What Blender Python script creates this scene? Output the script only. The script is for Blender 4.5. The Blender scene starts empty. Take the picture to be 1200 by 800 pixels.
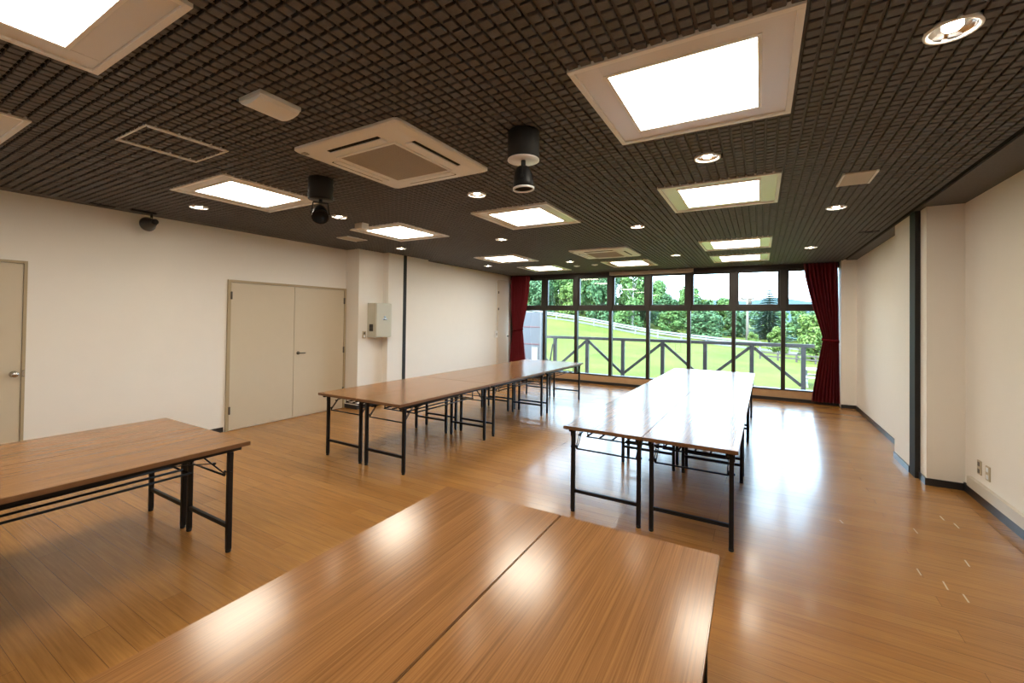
import bpy, bmesh, math, random
from mathutils import Vector, Matrix, noise
random.seed(7)
PI = math.pi
S = bpy.context.scene
COL = S.collection

# ------------------------------------------------------------------ materials
def mat(name):
    m = bpy.data.materials.new(name); m.use_nodes = True
    nt = m.node_tree
    b = next(n for n in nt.nodes if n.type == 'BSDF_PRINCIPLED')
    return m, nt, b
def N(nt, t, **kw):
    n = nt.nodes.new(t)
    for k, v in kw.items():
        if k in n.inputs: n.inputs[k].default_value = v
        else: setattr(n, k, v)
    return n
def simple(name, col, rough=.5, metal=0., spec=.5, coat=0., noise_amt=0., scale=30., bump=0.):
    m, nt, b = mat(name)
    b.inputs['Base Color'].default_value = (*col, 1)
    b.inputs['Roughness'].default_value = rough
    b.inputs['Metallic'].default_value = metal
    b.inputs['Specular IOR Level'].default_value = spec
    b.inputs['Coat Weight'].default_value = coat
    if noise_amt or bump:
        tc = N(nt, 'ShaderNodeTexCoord'); no = N(nt, 'ShaderNodeTexNoise', Scale=scale, Detail=4.)
        nt.links.new(tc.outputs['Object'], no.inputs['Vector'])
        if noise_amt:
            mx = N(nt, 'ShaderNodeMix', data_type='RGBA')
            mx.inputs[6].default_value = (*[c * (1 - noise_amt) for c in col], 1)
            mx.inputs[7].default_value = (*[min(1, c * (1 + noise_amt)) for c in col], 1)
            nt.links.new(no.outputs['Fac'], mx.inputs[0]); nt.links.new(mx.outputs[2], b.inputs['Base Color'])
        if bump:
            bp = N(nt, 'ShaderNodeBump', Strength=bump, Distance=.002)
            nt.links.new(no.outputs['Fac'], bp.inputs['Height']); nt.links.new(bp.outputs[0], b.inputs['Normal'])
    return m
def emit(name, col, strength):
    m, nt, b = mat(name)
    b.inputs['Base Color'].default_value = (*[min(1, c) for c in col], 1)
    b.inputs['Emission Color'].default_value = (*col, 1)
    b.inputs['Emission Strength'].default_value = strength
    b.inputs['Roughness'].default_value = .08
    return m

M = {}
M['wall'] = simple('wall_plaster', (0.85, 0.825, 0.775), .65, noise_amt=.015, scale=6, bump=.05)
M['wall_edge'] = M['wall']
M['ceil'] = simple('ceiling_block', (.098, .094, .099), .6, spec=.5, noise_amt=.35, scale=55)
M['ceil_base'] = simple('ceiling_base', (0.012, 0.012, 0.012), .9, spec=.1)
M['white'] = simple('white_metal', (0.84, 0.86, 0.88), .35, noise_amt=.01)
M['white_gloss'] = simple('white_gloss_panel', (0.78, 0.8, 0.83), .18, spec=.35)
M['plastic'] = simple('white_plastic', (0.83, 0.88, 0.93), .4)
M['grille'] = simple('grey_grille', (.42, .41, .39), .7, noise_amt=.15, scale=120)
M['black'] = simple('black_metal', (.007, .007, .008), .45, spec=.28)
M['black_matte'] = simple('black_matte', (.010, .010, .010), .7)
M['frame'] = simple('dark_bronze_frame', (.022, .017, .013), .4, spec=.5)
M['dark'] = simple('dark_gap', (.006, .006, .006), .9)
M['gunmetal'] = simple('gunmetal', (.07, .065, .06), .3, metal=.5)
M['tape'] = simple('old_tape', (.50, .36, .20), .6)
M['base'] = simple('black_baseboard', (.02, .02, .022), .3)
M['door'] = simple('beige_door_paint', (0.6, 0.525, 0.4), .5, noise_amt=.02, scale=8)
M['doorf'] = simple('beige_door_frame', (0.42, 0.34, 0.215), .45)
M['doorpale'] = simple('pale_door_paint', (.70, .64, .56), .5)
M['chrome'] = simple('brushed_steel', (.6, .58, .55), .22, metal=1.)
M['darkmetal'] = simple('aged_metal', (.12, .11, .09), .4, metal=.6)
M['box'] = simple('grey_green_box_paint', (.56, .55, .46), .4)
M['box_side'] = M['box']
M['beigeplate'] = simple('beige_plate', (.52, .47, .40), .5)
M['outlet'] = simple('beige_outlet', (.50, .43, .31), .4)
M['raceway'] = simple('beige_raceway', (.60, .55, .46), .35)
M['sill'] = simple('sill_wood', (.52, .34, .19), .35, noise_amt=.15, scale=9)
M['screen'] = simple('screen_case', (.42, .36, .28), .4)
M['rail'] = simple('weathered_rail_wood', (0.048048, 0.038192, 0.035728), .7, noise_amt=.25, scale=14)
M['deck'] = simple('deck_boards', (0.10435, 0.094864, 0.0853776), .7, noise_amt=.2, scale=10)
M['guard'] = simple('guard_rail_steel', (0.151782, 0.156526, 0.161269), .5, noise_amt=.1)
M['road'] = simple('road_surface', (0.0664048, 0.0664048, 0.0664048), .9)
M['cab'] = simple('pale_cabinet', (0.04375, 0.0459375, 0.0546875), .6)
M['cab_trim'] = simple('white_cabinet_trim', (0.083125, 0.0853125, 0.0875), .6)
M['red'] = simple('red_trim', (0.07, 0.00875, 0.007875), .5)
M['tablew'] = simple('weathered_white_wood', (0.189728, 0.189728, 0.180242), .7)
M['trunk'] = simple('bark', (0.068992, 0.0551936, 0.0413952), .9, noise_amt=.3)
M['polewood'] = simple('pole_wood', (0.117286, 0.100038, 0.0827904), .9, noise_amt=.2)
M['birch'] = simple('pale_bark', (0.234573, 0.227674, 0.200077), .9, noise_amt=.2)
M['leafA'] = simple('leaf_mid_green', (0.0672672, 0.133672, 0.034496), .6, spec=.2, noise_amt=.45, scale=.9)
M['leafB'] = simple('leaf_yellow_green', (0.0793408, 0.127635, 0.026217), .6, spec=.2, noise_amt=.4, scale=.9)
M['leafC'] = simple('leaf_deep_green', (0.0413952, 0.0931392, 0.0362208), .6, spec=.2, noise_amt=.4, scale=.9)
M['needle'] = simple('needle_blue_green', (0.04158, 0.098175, 0.07161), .6, spec=.2, noise_amt=.3, scale=1.5)
M['hill'] = simple('far_forest_hazed', (0.0356171, 0.0593331, 0.0688195), .9, spec=.1, noise_amt=.2, scale=.03)  # bluish because distance haze is put into the forest colour
M['concrete'] = simple('roof_slab_concrete', (.3, .3, .3), .9)

# diffuser: emits warm white, glossy acrylic face
M['diff'] = emit('lamp_diffuser', (1., .90, .74), 7.0)
M['bulb'] = emit('downlight_bulb', (1., .86, .66), 30.0)
M['reflector'] = simple('downlight_reflector', (.85, .82, .78), .15, metal=1.)

# curtain cloth
m, nt, b = mat('wine_curtain'); M['curtain'] = m
b.inputs['Base Color'].default_value = (.19, .008, .016, 1); b.inputs['Roughness'].default_value = .75
b.inputs['Sheen Weight'].default_value = .08; b.inputs['Sheen Tint'].default_value = (.6, .1, .12, 1)

m, nt, b = mat('wine_tieback'); M['tieback'] = m
b.inputs['Base Color'].default_value = (.10, .005, .010, 1); b.inputs['Roughness'].default_value = .9; b.inputs['Specular IOR Level'].default_value = .1
# glass
m = bpy.data.materials.new('window_glass'); m.use_nodes = True; nt = m.node_tree; nt.nodes.clear()
o_ = nt.nodes.new('ShaderNodeOutputMaterial'); mx = nt.nodes.new('ShaderNodeMixShader')
tr = N(nt, 'ShaderNodeBsdfTransparent', Color=(.96, .98, .97, 1)); gl = N(nt, 'ShaderNodeBsdfGlossy', Roughness=.0)
fr = N(nt, 'ShaderNodeFresnel', IOR=1.45)
nt.links.new(fr.outputs[0], mx.inputs[0]); nt.links.new(tr.outputs[0], mx.inputs[1]); nt.links.new(gl.outputs[0], mx.inputs[2])
nt.links.new(mx.outputs[0], o_.inputs[0]); M['glass'] = m

# floor: strip planks along X, 0.1025 m wide
PW = .1025
m, nt, b = mat('floor_planks'); M['floor'] = m
tc = N(nt, 'ShaderNodeTexCoord')
mp = N(nt, 'ShaderNodeMapping'); mp.inputs['Location'].default_value = (20.3, 10.25 - .77 + PW * 8, 0)
nt.links.new(tc.outputs['Object'], mp.inputs[0])
br = N(nt, 'ShaderNodeTexBrick'); br.offset = .37; br.offset_frequency = 3; br.squash = 1
br.inputs['Scale'].default_value = 1; br.inputs['Brick Width'].default_value = 1.82; br.inputs['Row Height'].default_value = PW
br.inputs['Mortar Size'].default_value = .0011; br.inputs['Mortar Smooth'].default_value = .2; br.inputs['Bias'].default_value = 0
br.inputs['Color1'].default_value = (.40, .190, .052, 1); br.inputs['Color2'].default_value = (.335, .152, .040, 1)
br.inputs['Mortar'].default_value = (.15, .065, .022, 1)
nt.links.new(mp.outputs[0], br.inputs['Vector'])
mp2 = N(nt, 'ShaderNodeMapping'); mp2.inputs['Scale'].default_value = (3., 75., 1)
nt.links.new(tc.outputs['Object'], mp2.inputs[0])
no = N(nt, 'ShaderNodeTexNoise', Scale=1., Detail=5., Roughness=.6, Distortion=.3); nt.links.new(mp2.outputs[0], no.inputs['Vector'])
rp = N(nt, 'ShaderNodeValToRGB'); rp.color_ramp.elements[0].color = (.78, .78, .78, 1); rp.color_ramp.elements[1].color = (1.12, 1.12, 1.12, 1)
rp.color_ramp.elements[0].position = .3; rp.color_ramp.elements[1].position = .7
nt.links.new(no.outputs['Fac'], rp.inputs[0])
ml = N(nt, 'ShaderNodeMix', data_type='RGBA', blend_type='MULTIPLY'); ml.inputs[0].default_value = 1
nt.links.new(br.outputs['Color'], ml.inputs[6]); nt.links.new(rp.outputs[0], ml.inputs[7])
nt.links.new(ml.outputs[2], b.inputs['Base Color'])
b.inputs['Roughness'].default_value = .27; b.inputs['Specular IOR Level'].default_value = .36
b.inputs['Coat Weight'].default_value = .18; b.inputs['Coat Roughness'].default_value = .11
bp = N(nt, 'ShaderNodeBump', Strength=.25, Distance=.001)
bp.invert = True
nt.links.new(br.outputs['Fac'], bp.inputs['Height']); nt.links.new(bp.outputs[0], b.inputs['Normal'])

# tabletop: straight walnut grain along local Y
def wood(name, c1, c2, rough):
    m, nt, b = mat(name)
    tc = N(nt, 'ShaderNodeTexCoord'); oi = N(nt, 'ShaderNodeObjectInfo')
    ad = N(nt, 'ShaderNodeVectorMath', operation='ADD')
    cb = N(nt, 'ShaderNodeCombineXYZ'); ms = N(nt, 'ShaderNodeMath', operation='MULTIPLY'); ms.inputs[1].default_value = 37.
    nt.links.new(oi.outputs['Random'], ms.inputs[0]); nt.links.new(ms.outputs[0], cb.inputs[0]); nt.links.new(ms.outputs[0], cb.inputs[1])
    nt.links.new(tc.outputs['Object'], ad.inputs[0]); nt.links.new(cb.outputs[0], ad.inputs[1])
    mp = N(nt, 'ShaderNodeMapping'); mp.inputs['Scale'].default_value = (230., 2.0, 1.)
    nt.links.new(ad.outputs[0], mp.inputs[0])
    n1 = N(nt, 'ShaderNodeTexNoise', Scale=1., Detail=6., Roughness=.65, Distortion=.25); nt.links.new(mp.outputs[0], n1.inputs['Vector'])
    mpb = N(nt, 'ShaderNodeMapping'); mpb.inputs['Scale'].default_value = (14., .9, 1.); nt.links.new(ad.outputs[0], mpb.inputs[0])
    n2 = N(nt, 'ShaderNodeTexNoise', Scale=1., Detail=2.); nt.links.new(mpb.outputs[0], n2.inputs['Vector'])
    av = N(nt, 'ShaderNodeMath', operation='MULTIPLY_ADD'); av.inputs[1].default_value = .18
    s2 = N(nt, 'ShaderNodeMath', operation='MULTIPLY'); s2.inputs[1].default_value = .82
    nt.links.new(n1.outputs['Fac'], s2.inputs[0]); nt.links.new(n2.outputs['Fac'], av.inputs[0]); nt.links.new(s2.outputs[0], av.inputs[2])
    rp = N(nt, 'ShaderNodeValToRGB'); rp.color_ramp.elements[0].position = .33; rp.color_ramp.elements[1].position = .67
    rp.color_ramp.elements[0].color = (*c1, 1); rp.color_ramp.elements[1].color = (*c2, 1)
    nt.links.new(av.outputs[0], rp.inputs[0]); nt.links.new(rp.outputs[0], b.inputs['Base Color'])
    b.inputs['Roughness'].default_value = rough; b.inputs['Specular IOR Level'].default_value = .55
    return m
M['top'] = wood('walnut_laminate', (.185, .080, .026), (.365, .172, .058), .19)
M['edge'] = simple('walnut_edge', (.17, .08, .032), .4, noise_amt=.15)

# meadow
m, nt, b = mat('meadow_grass'); M['meadow'] = m
tc = N(nt, 'ShaderNodeTexCoord')
n1 = N(nt, 'ShaderNodeTexNoise', Scale=.35, Detail=6., Roughness=.65); nt.links.new(tc.outputs['Object'], n1.inputs['Vector'])
n2 = N(nt, 'ShaderNodeTexNoise', Scale=9., Detail=5., Roughness=.7); nt.links.new(tc.outputs['Object'], n2.inputs['Vector'])
r1 = N(nt, 'ShaderNodeValToRGB'); r1.color_ramp.elements[0].position = .35; r1.color_ramp.elements[1].position = .65
r1.color_ramp.elements[0].color = (.050, .074, .007, 1); r1.color_ramp.elements[1].color = (.084, .094, .016, 1)
nt.links.new(n1.outputs['Fac'], r1.inputs[0])
r2 = N(nt, 'ShaderNodeValToRGB'); r2.color_ramp.elements[0].color = (.6, .6, .6, 1); r2.color_ramp.elements[1].color = (1.3, 1.3, 1.3, 1)
r2.color_ramp.elements[0].position = .3; r2.color_ramp.elements[1].position = .7
nt.links.new(n2.outputs['Fac'], r2.inputs[0])
ml = N(nt, 'ShaderNodeMix', data_type='RGBA', blend_type='MULTIPLY'); ml.inputs[0].default_value = 1
nt.links.new(r1.outputs[0], ml.inputs[6]); nt.links.new(r2.outputs[0], ml.inputs[7]); nt.links.new(ml.outputs[2], b.inputs['Base Color'])
b.inputs['Roughness'].default_value = .9; b.inputs['Specular IOR Level'].default_value = .1

# ------------------------------------------------------------------ mesh helpers
class MB:
    def __init__(s): s.bm = bmesh.new(); s.mats = []
    def mi(s, m):
        if m not in s.mats: s.mats.append(m)
        return s.mats.index(m)
    def box(s, x0, y0, z0, x1, y1, z1, m='white', bev=0., mtx=None):
        b = bmesh.new(); bmesh.ops.create_cube(b, size=1.)
        bmesh.ops.scale(b, vec=(abs(x1 - x0), abs(y1 - y0), abs(z1 - z0)), verts=b.verts)
        bmesh.ops.translate(b, vec=((x0 + x1) / 2, (y0 + y1) / 2, (z0 + z1) / 2), verts=b.verts)
        if bev: bmesh.ops.bevel(b, geom=b.edges[:], offset=bev, segments=2, affect='EDGES', profile=.6)
        return s.add(b, m, mtx)
    def add(s, b, m, mtx=None, smooth=False):
        if mtx is not None: bmesh.ops.transform(b, matrix=mtx, verts=b.verts)
        i = s.mi(m)
        vm = {v: s.bm.verts.new(v.co) for v in b.verts}
        for f in b.faces:
            try:
                nf = s.bm.faces.new([vm[v] for v in f.verts]); nf.material_index = i; nf.smooth = smooth
            except ValueError: pass
        b.free(); return s
    def cyl(s, p0, p1, r0, r1=None, m='black', seg=24, caps=True, smooth=True):
        r1 = r0 if r1 is None else r1
        p0, p1 = Vector(p0), Vector(p1); d = p1 - p0
        b = bmesh.new()
        bmesh.ops.create_cone(b, cap_ends=caps, segments=seg, radius1=r0, radius2=r1, depth=d.length)
        mt = Matrix.Translation((p0 + p1) / 2) @ Vector((0, 0, 1)).rotation_difference(d.normalized()).to_matrix().to_4x4()
        bmesh.ops.transform(b, matrix=mt, verts=b.verts)
        i = s.mi(m); vm = {v: s.bm.verts.new(v.co) for v in b.verts}
        for f in b.faces:
            nf = s.bm.faces.new([vm[v] for v in f.verts]); nf.material_index = i; nf.smooth = smooth and len(f.verts) == 4
        b.free(); return s
    def bar(s, p0, p1, w, h, m='black', bev=0.):     # square bar between two points
        p0, p1 = Vector(p0), Vector(p1); d = p1 - p0
        b = bmesh.new(); bmesh.ops.create_cube(b, size=1.); bmesh.ops.scale(b, vec=(w, h, d.length), verts=b.verts)
        if bev: bmesh.ops.bevel(b, geom=b.edges[:], offset=bev, segments=1, affect='EDGES')
        z = d.normalized(); upv = Vector((0, 0, 1)) if abs(z.z) < .95 else Vector((0, 1, 0))
        x = upv.cross(z).normalized(); y = z.cross(x)
        mt = Matrix.Translation((p0 + p1) / 2) @ Matrix((x, y, z)).transposed().to_4x4()
        return s.add(b, m, mt)
    def lathe(s, prof, origin, axis=(0, 0, 1), m='black', seg=32, smooth=True):
        q = Vector((0, 0, 1)).rotation_difference(Vector(axis).normalized()); o = Vector(origin); i = s.mi(m); rings = []
        for r, z in prof:
            if r < 1e-5: rings.append([s.bm.verts.new(o + q @ Vector((0, 0, z)))])
            else: rings.append([s.bm.verts.new(o + q @ Vector((r * math.cos(2 * PI * k / seg), r * math.sin(2 * PI * k / seg), z))) for k in range(seg)])
        for a, b in zip(rings, rings[1:]):
            for k in range(seg):
                k2 = (k + 1) % seg
                va = [a[0]] if len(a) == 1 else [a[k], a[k2]]
                vb = [b[0]] if len(b) == 1 else [b[k2], b[k]]
                if len(va) + len(vb) < 3: continue
                f = s.bm.faces.new(va + vb); f.material_index = i; f.smooth = smooth
        return s
    def quad(s, pts, m):
        f = s.bm.faces.new([s.bm.verts.new(p) for p in pts]); f.material_index = s.mi(m); return s
    def build(s, name, parent=None, loc=None, recalc=True):
        if recalc: bmesh.ops.recalc_face_normals(s.bm, faces=s.bm.faces[:])
        me = bpy.data.meshes.new(name); s.bm.to_mesh(me); s.bm.free()
        for k in s.mats: me.materials.append(M[k])
        o = bpy.data.objects.new(name, me); COL.objects.link(o)
        if loc: o.location = loc
        if parent: o.parent = parent
        return o
def tag(o, label=None, cat=None, group=None, kind=None):
    if label: o['label'] = label
    if cat: o['category'] = cat
    if group: o['group'] = group
    if kind: o['kind'] = kind
    return o
def thing(name, loc, label, cat, group=None, rz=0., kind=None):
    o = bpy.data.objects.new(name, None); COL.objects.link(o); o.location = loc; o.rotation_euler.z = rz
    o.empty_display_size = .1
    return tag(o, label, cat, group, kind)
def copy_tree(o, parent=None):
    c = o.copy(); COL.objects.link(c); c.parent = parent
    for ch in [x for x in o.children]: copy_tree(ch, c)
    return c
def struct(mb, name, parent=None, label=None):
    o = mb.build(name, parent)
    o['kind'] = 'structure'
    if label: o['label'] = label
    return o
def box1(x0, y0, z0, x1, y1, z1, m, bev=0.): return MB().box(x0, y0, z0, x1, y1, z1, m, bev)

# ------------------------------------------------------------------ camera (solved from the photograph)
ZC = 2.671
yaw, pit, rol = .5236, .0129, .0128
fw = Vector((-math.sin(yaw) * math.cos(pit), math.cos(yaw) * math.cos(pit), math.sin(pit)))
rt = Vector((math.cos(yaw), math.sin(yaw), 0)); up = rt.cross(fw)
rt, up = rt * math.cos(rol) + up * math.sin(rol), -rt * math.sin(rol) + up * math.cos(rol)
cam = bpy.data.cameras.new('camera'); co = bpy.data.objects.new('camera', cam); COL.objects.link(co)
co.matrix_world = Matrix.Translation((0, 0, 1.539)) @ Matrix((rt, up, -fw)).transposed().to_4x4()
cam.sensor_width = 36; cam.lens = 503.876 / 1200 * 36; cam.shift_y = -(400 - 366.69) / 1200; cam.clip_start = .02; cam.clip_end = 2000
S.camera = co

# ------------------------------------------------------------------ room shell
XL, XR, YB, YN = -6.111, 1.655, 9.99, -2.6          # left / right wall, window wall, wall behind the camera
XLF, XRF = -5.80, 1.495                              # side walls near the windows
WT = .18
fl = box1(XL - WT, YN - WT, -.12, XR + WT, YB + .12, 0, 'floor').build('floor'); fl['kind'] = 'structure'
for xa, ya, xb, yb in ((1.256, 4.731, 1.258, 4.647), (1.006, 4.339, 1.009, 4.251), (1.306, 4.618, 1.307, 4.524), (.861, 3.644, .861, 3.560), (.955, 3.547, .950, 3.449),
                       (1.165, 3.941, 1.160, 3.848), (1.010, 3.440, 1.008, 3.353), (.545, 4.217, .559, 4.160)):   # scraps of old tape stuck to the boards
    MB().bar((xa, ya, .0003), (xb, yb, .0003), .008, .0005, 'tape').build('tape_scrap', fl)
# walls
struct(box1(XL - WT, YN - WT, 0, XL, 4.92, ZC + .12, 'wall'), 'wall_left')
struct(box1(XL - WT, 4.92, 0, -5.795, 5.46, ZC + .12, 'wall'), 'wall_left_column')
struct(box1(XL - WT, 5.46, 0, -5.672, 5.823, ZC + .12, 'wall'), 'wall_left_pier')
struct(box1(XL - WT, 5.823, 0, -5.668, 5.905, ZC + .12, 'black_matte'), 'trim_1')
struct(box1(XL - WT, 5.905, 0, -5.672, 6.50, ZC + .12, 'wall'), 'wall_left_pocket')
struct(box1(XL - WT, 6.50, 0, XLF, YB + .12, ZC + .12, 'wall'), 'wall_left_far')
struct(box1(XR, YN - WT, 0, XR + WT, 5.58, ZC + .12, 'wall'), 'wall_right')
struct(box1(1.387, 5.58, 0, XR + WT, 5.76, ZC + .12, 'wall'), 'wall_right_column')
struct(box1(1.345, 5.76, 0, XR + WT, 5.94, ZC + .12, 'black_matte'), 'trim_2')
struct(box1(1.350, 5.94, 0, XR + WT, 6.53, ZC + .12, 'wall'), 'wall_right_pocket')
struct(box1(XRF, 6.53, 0, XR + WT, 9.74, ZC + .12, 'wall'), 'wall_right_far')
struct(box1(1.272, 9.74, 0, XR + WT, YB + .12, ZC + .12, 'wall'), 'wall_window_pier')
struct(box1(XL - WT, YN - WT, 0, XR + WT, YN, ZC + .12, 'wall'), 'wall_back')
# roof slab above everything
struct(box1(XL - WT, YN - WT, ZC + .15, XR + WT, YB + .5, ZC + .40, 'concrete'), 'roof')

# baseboards (black vinyl)
def bb(x0, y0, x1, y1, name, h=.066): struct(box1(x0, y0, 0, x1, y1, h, 'base', .002), name)
bb(XL, YN, XL + .012, .32, 'baseboard_left'); bb(XL, 1.30, XL + .012, 3.02, 'baseboard_left_middle')
bb(XL + .0, 4.908, -5.795, 4.92, 'baseboard_left_column'); bb(-5.795, 4.908, -5.783, 5.46, 'baseboard_left_column_side')
bb(-5.672, 5.46, -5.66, 5.823, 'baseboard_left_pier'); bb(-5.672, 5.905, -5.66, 6.50, 'baseboard_left_pocket')
bb(XLF, 6.50, XLF + .012, 9.25, 'baseboard_left_far')
bb(XR - .014, YN, XR, 5.58, 'baseboard_right', .078)
bb(1.373, 5.566, XR - .014, 5.58, 'baseboard_right_column'); bb(1.373, 5.58, 1.387, 5.76, 'baseboard_right_column_side')
bb(1.338, 5.94, 1.350, 6.53, 'baseboard_right_pocket'); bb(XRF - .012, 6.53, XRF, 9.74, 'baseboard_right_far')
bb(1.272, 9.728, XRF - .012, 9.74, 'baseboard_window_pier')
bb(XLF + .012, 9.955, 1.272, 9.985, 'baseboard_window', .062)
struct(box1(XR - .035, YN, .090, XR, 5.44, .178, 'raceway', .003), 'trim_3')      # cable raceway above the right baseboard

# ------------------------------------------------------------------ ceiling: base board + raised square blocks
lamp_rects = []
LW, LL = .909, .927
LX = {'L': -4.638, 'M': -2.715, 'R': -.772}
LAMPS = [('L', 1.80), ('R', 1.806), ('L', 3.775), ('M', 3.78), ('R', 3.80), ('L', 6.56), ('R', 6.62), ('L', 8.22), ('M', 8.14), ('R', 8.20), ('M', -.165), ('L', -.165), ('R', -.165)]  # last R lamp is out of view: continues its row, added for its light
ACS = [(-2.742, 1.752), (-2.742, 6.562)]; ACW = .962
DOWN = [(.636, 2.261), (-5.140, 2.261), (-.323, 3.245), (-2.258, 3.238), (-4.158, 3.238), (.642, 5.235), (-1.291, 5.255), (-3.219, 5.243), (-5.129, 5.205),
        (.656, 7.86), (-1.27, 7.843), (-3.239, 7.862), (-5.10, 7.78)]
holes = [(LX[c] + .004, y + .004, LX[c] + LW - .004, y + LL - .004) for c, y in LAMPS] + [(x + .02, y + .02, x + ACW - .02, y + ACW - .02) for x, y in ACS]
def in_hole(x, y):
    for a, b, c, d in holes:
        if a < x < c and b < y < d: return True
    for a, b in DOWN:
        if (x - a) ** 2 + (y - b) ** 2 < .080 ** 2: return True
    return False
mb = MB()
mb.box(XL - .02, YN - .02, ZC + .016, XR + .02, YB + .1, ZC + .05, 'ceil_base')
PX, PY = .0610, .0605
gx0, gx1 = -5.955, 1.345
ip, ib = mb.mi('ceil'), mb.mi('ceil_base')
nx = int((gx1 - gx0) / PX); ny = int((9.93 - YN) / PY)
bw, bh = .0462, .0460
for i in range(nx):
    xc = gx0 + (i + .5) * PX
    for j in range(ny):
        yc = 9.93 - (j + .5) * PY
        if in_hole(xc, yc): continue
        z1 = ZC + .018; z0 = ZC; c = .003
        jz = random.uniform(-.0012, .0012); tl = random.uniform(-.0011, .0011)
        lo = [mb.bm.verts.new((xc + sx * (bw / 2 - c), yc + sy * (bh / 2 - c), z0 + jz + tl * sx)) for sx, sy in ((-1, -1), (1, -1), (1, 1), (-1, 1))]
        md = [mb.bm.verts.new((xc + sx * bw / 2, yc + sy * bh / 2, z0 + c)) for sx, sy in ((-1, -1), (1, -1), (1, 1), (-1, 1))]
        hi = [mb.bm.verts.new((xc + sx * bw / 2, yc + sy * bh / 2, z1)) for sx, sy in ((-1, -1), (1, -1), (1, 1), (-1, 1))]
        for A, B in ((lo, md), (md, hi)):
            for k in range(4):
                f = mb.bm.faces.new((A[k], A[(k + 1) % 4], B[(k + 1) % 4], B[k])); f.material_index = ip
        f = mb.bm.faces.new(lo); f.material_index = ip
for i in range(nx + 1):      # shallow ribs running along the room between the block columns
    xc = gx0 + i * PX
    run = None
    for j in range(ny + 1):
        yc = 9.93 - (j + .5) * PY
        ok = j < ny and not in_hole(xc, yc)
        if ok and run is None: run = yc + PY / 2
        if not ok and run is not None:
            ye = 9.93 - j * PY
            a = [mb.bm.verts.new(p) for p in ((xc - .0062, ye, ZC + .0125), (xc + .0062, ye, ZC + .0125), (xc + .0062, run, ZC + .0125), (xc - .0062, run, ZC + .0125))]
            mb.bm.faces.new(a).material_index = ip; run = None
# plain margins along the walls
mb.box(XL - .01, YN - .01, ZC, gx0, YB, ZC + .018, 'ceil'); mb.box(gx1, YN - .01, ZC, XR + .01, YB, ZC + .018, 'ceil'); mb.box(gx0, 9.935, ZC, gx1, YB, ZC + .018, 'ceil')
struct(mb, 'ceiling')

# ------------------------------------------------------------------ ceiling light panels
def ring(mb, x0, y0, x1, y1, w, z0, z1, m, bev=0.):
    mb.box(x0, y0, z0, x1, y0 + w, z1, m, bev); mb.box(x0, y1 - w, z0, x1, y1, z1, m, bev)
    mb.box(x0, y0 + w, z0, x0 + w, y1 - w, z1, m, bev); mb.box(x1 - w, y0 + w, z0, x1, y1 - w, z1, m, bev)
LLAB = {('L', 1.80): 'square ceiling light nearest the single beige door, lit warm white', ('R', 1.806): 'largest-looking square ceiling light, at the top centre right, lit',
        ('L', 3.775): 'lit square ceiling light over the double doors, beside the small white box', ('M', 3.78): 'lit square ceiling light between the hanging black spotlights and the far air conditioner',
        ('R', 3.80): 'square ceiling light mirroring the railing, second in the right-hand line', ('L', 6.56): 'lit square ceiling light over the far half of the left table row',
        ('R', 6.62): 'narrow-looking ceiling light, third in the right-hand line towards the windows', ('L', 8.22): 'square ceiling light in front of the left curtain',
        ('M', 8.14): 'square ceiling light just behind the far air conditioner, before the screen case', ('R', 8.20): 'ceiling light nearest the windows in the right-hand line',
        ('M', -.165): 'big lit square ceiling light cut by the top left corner of the photo', ('L', -.165): 'ceiling light of which only a corner shows at the left edge',
        ('R', -.165): 'lit square ceiling light out of view above the camera, added for its light'}
lamp0 = None
for c, y in LAMPS:
    if lamp0 is None:
        lamp0 = t = thing('ceiling_light', (LX[c], y, ZC), LLAB[(c, y)], 'ceiling light', 'square ceiling light panels')
        mb = MB(); ring(mb, 0, 0, LW, LL, .026, -.010, .016, 'white', .002); mb.build('outer_frame', t)
        mb = MB()
        ax0, ay0, ax1, ay1 = .135, .122, LW - .135, LL - .132
        mb.box(.026, .026, .001, ax0, LL - .026, .012, 'white_gloss'); mb.box(ax1, .026, .001, LW - .026, LL - .026, .012, 'white_gloss')
        mb.box(ax0, .026, .002, ax1, ay0, .012, 'white_gloss'); mb.box(ax0, ay1, .002, ax1, LL - .026, .012, 'white_gloss')
        mb.build('reflector_panel', t)
        mb = MB(); ring(mb, ax0, ay0, ax1, ay1, .017, -.004, .014, 'white', .0015); mb.build('inner_frame', t)
        mb = MB(); mb.box(ax0 + .017, ay0 + .017, .000, ax1 - .017, ay1 - .017, .008, 'diff'); mb.build('diffuser', t)
    else:
        t = copy_tree(lamp0); t.location = (LX[c], y, ZC); t['label'] = LLAB[(c, y)]

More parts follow.
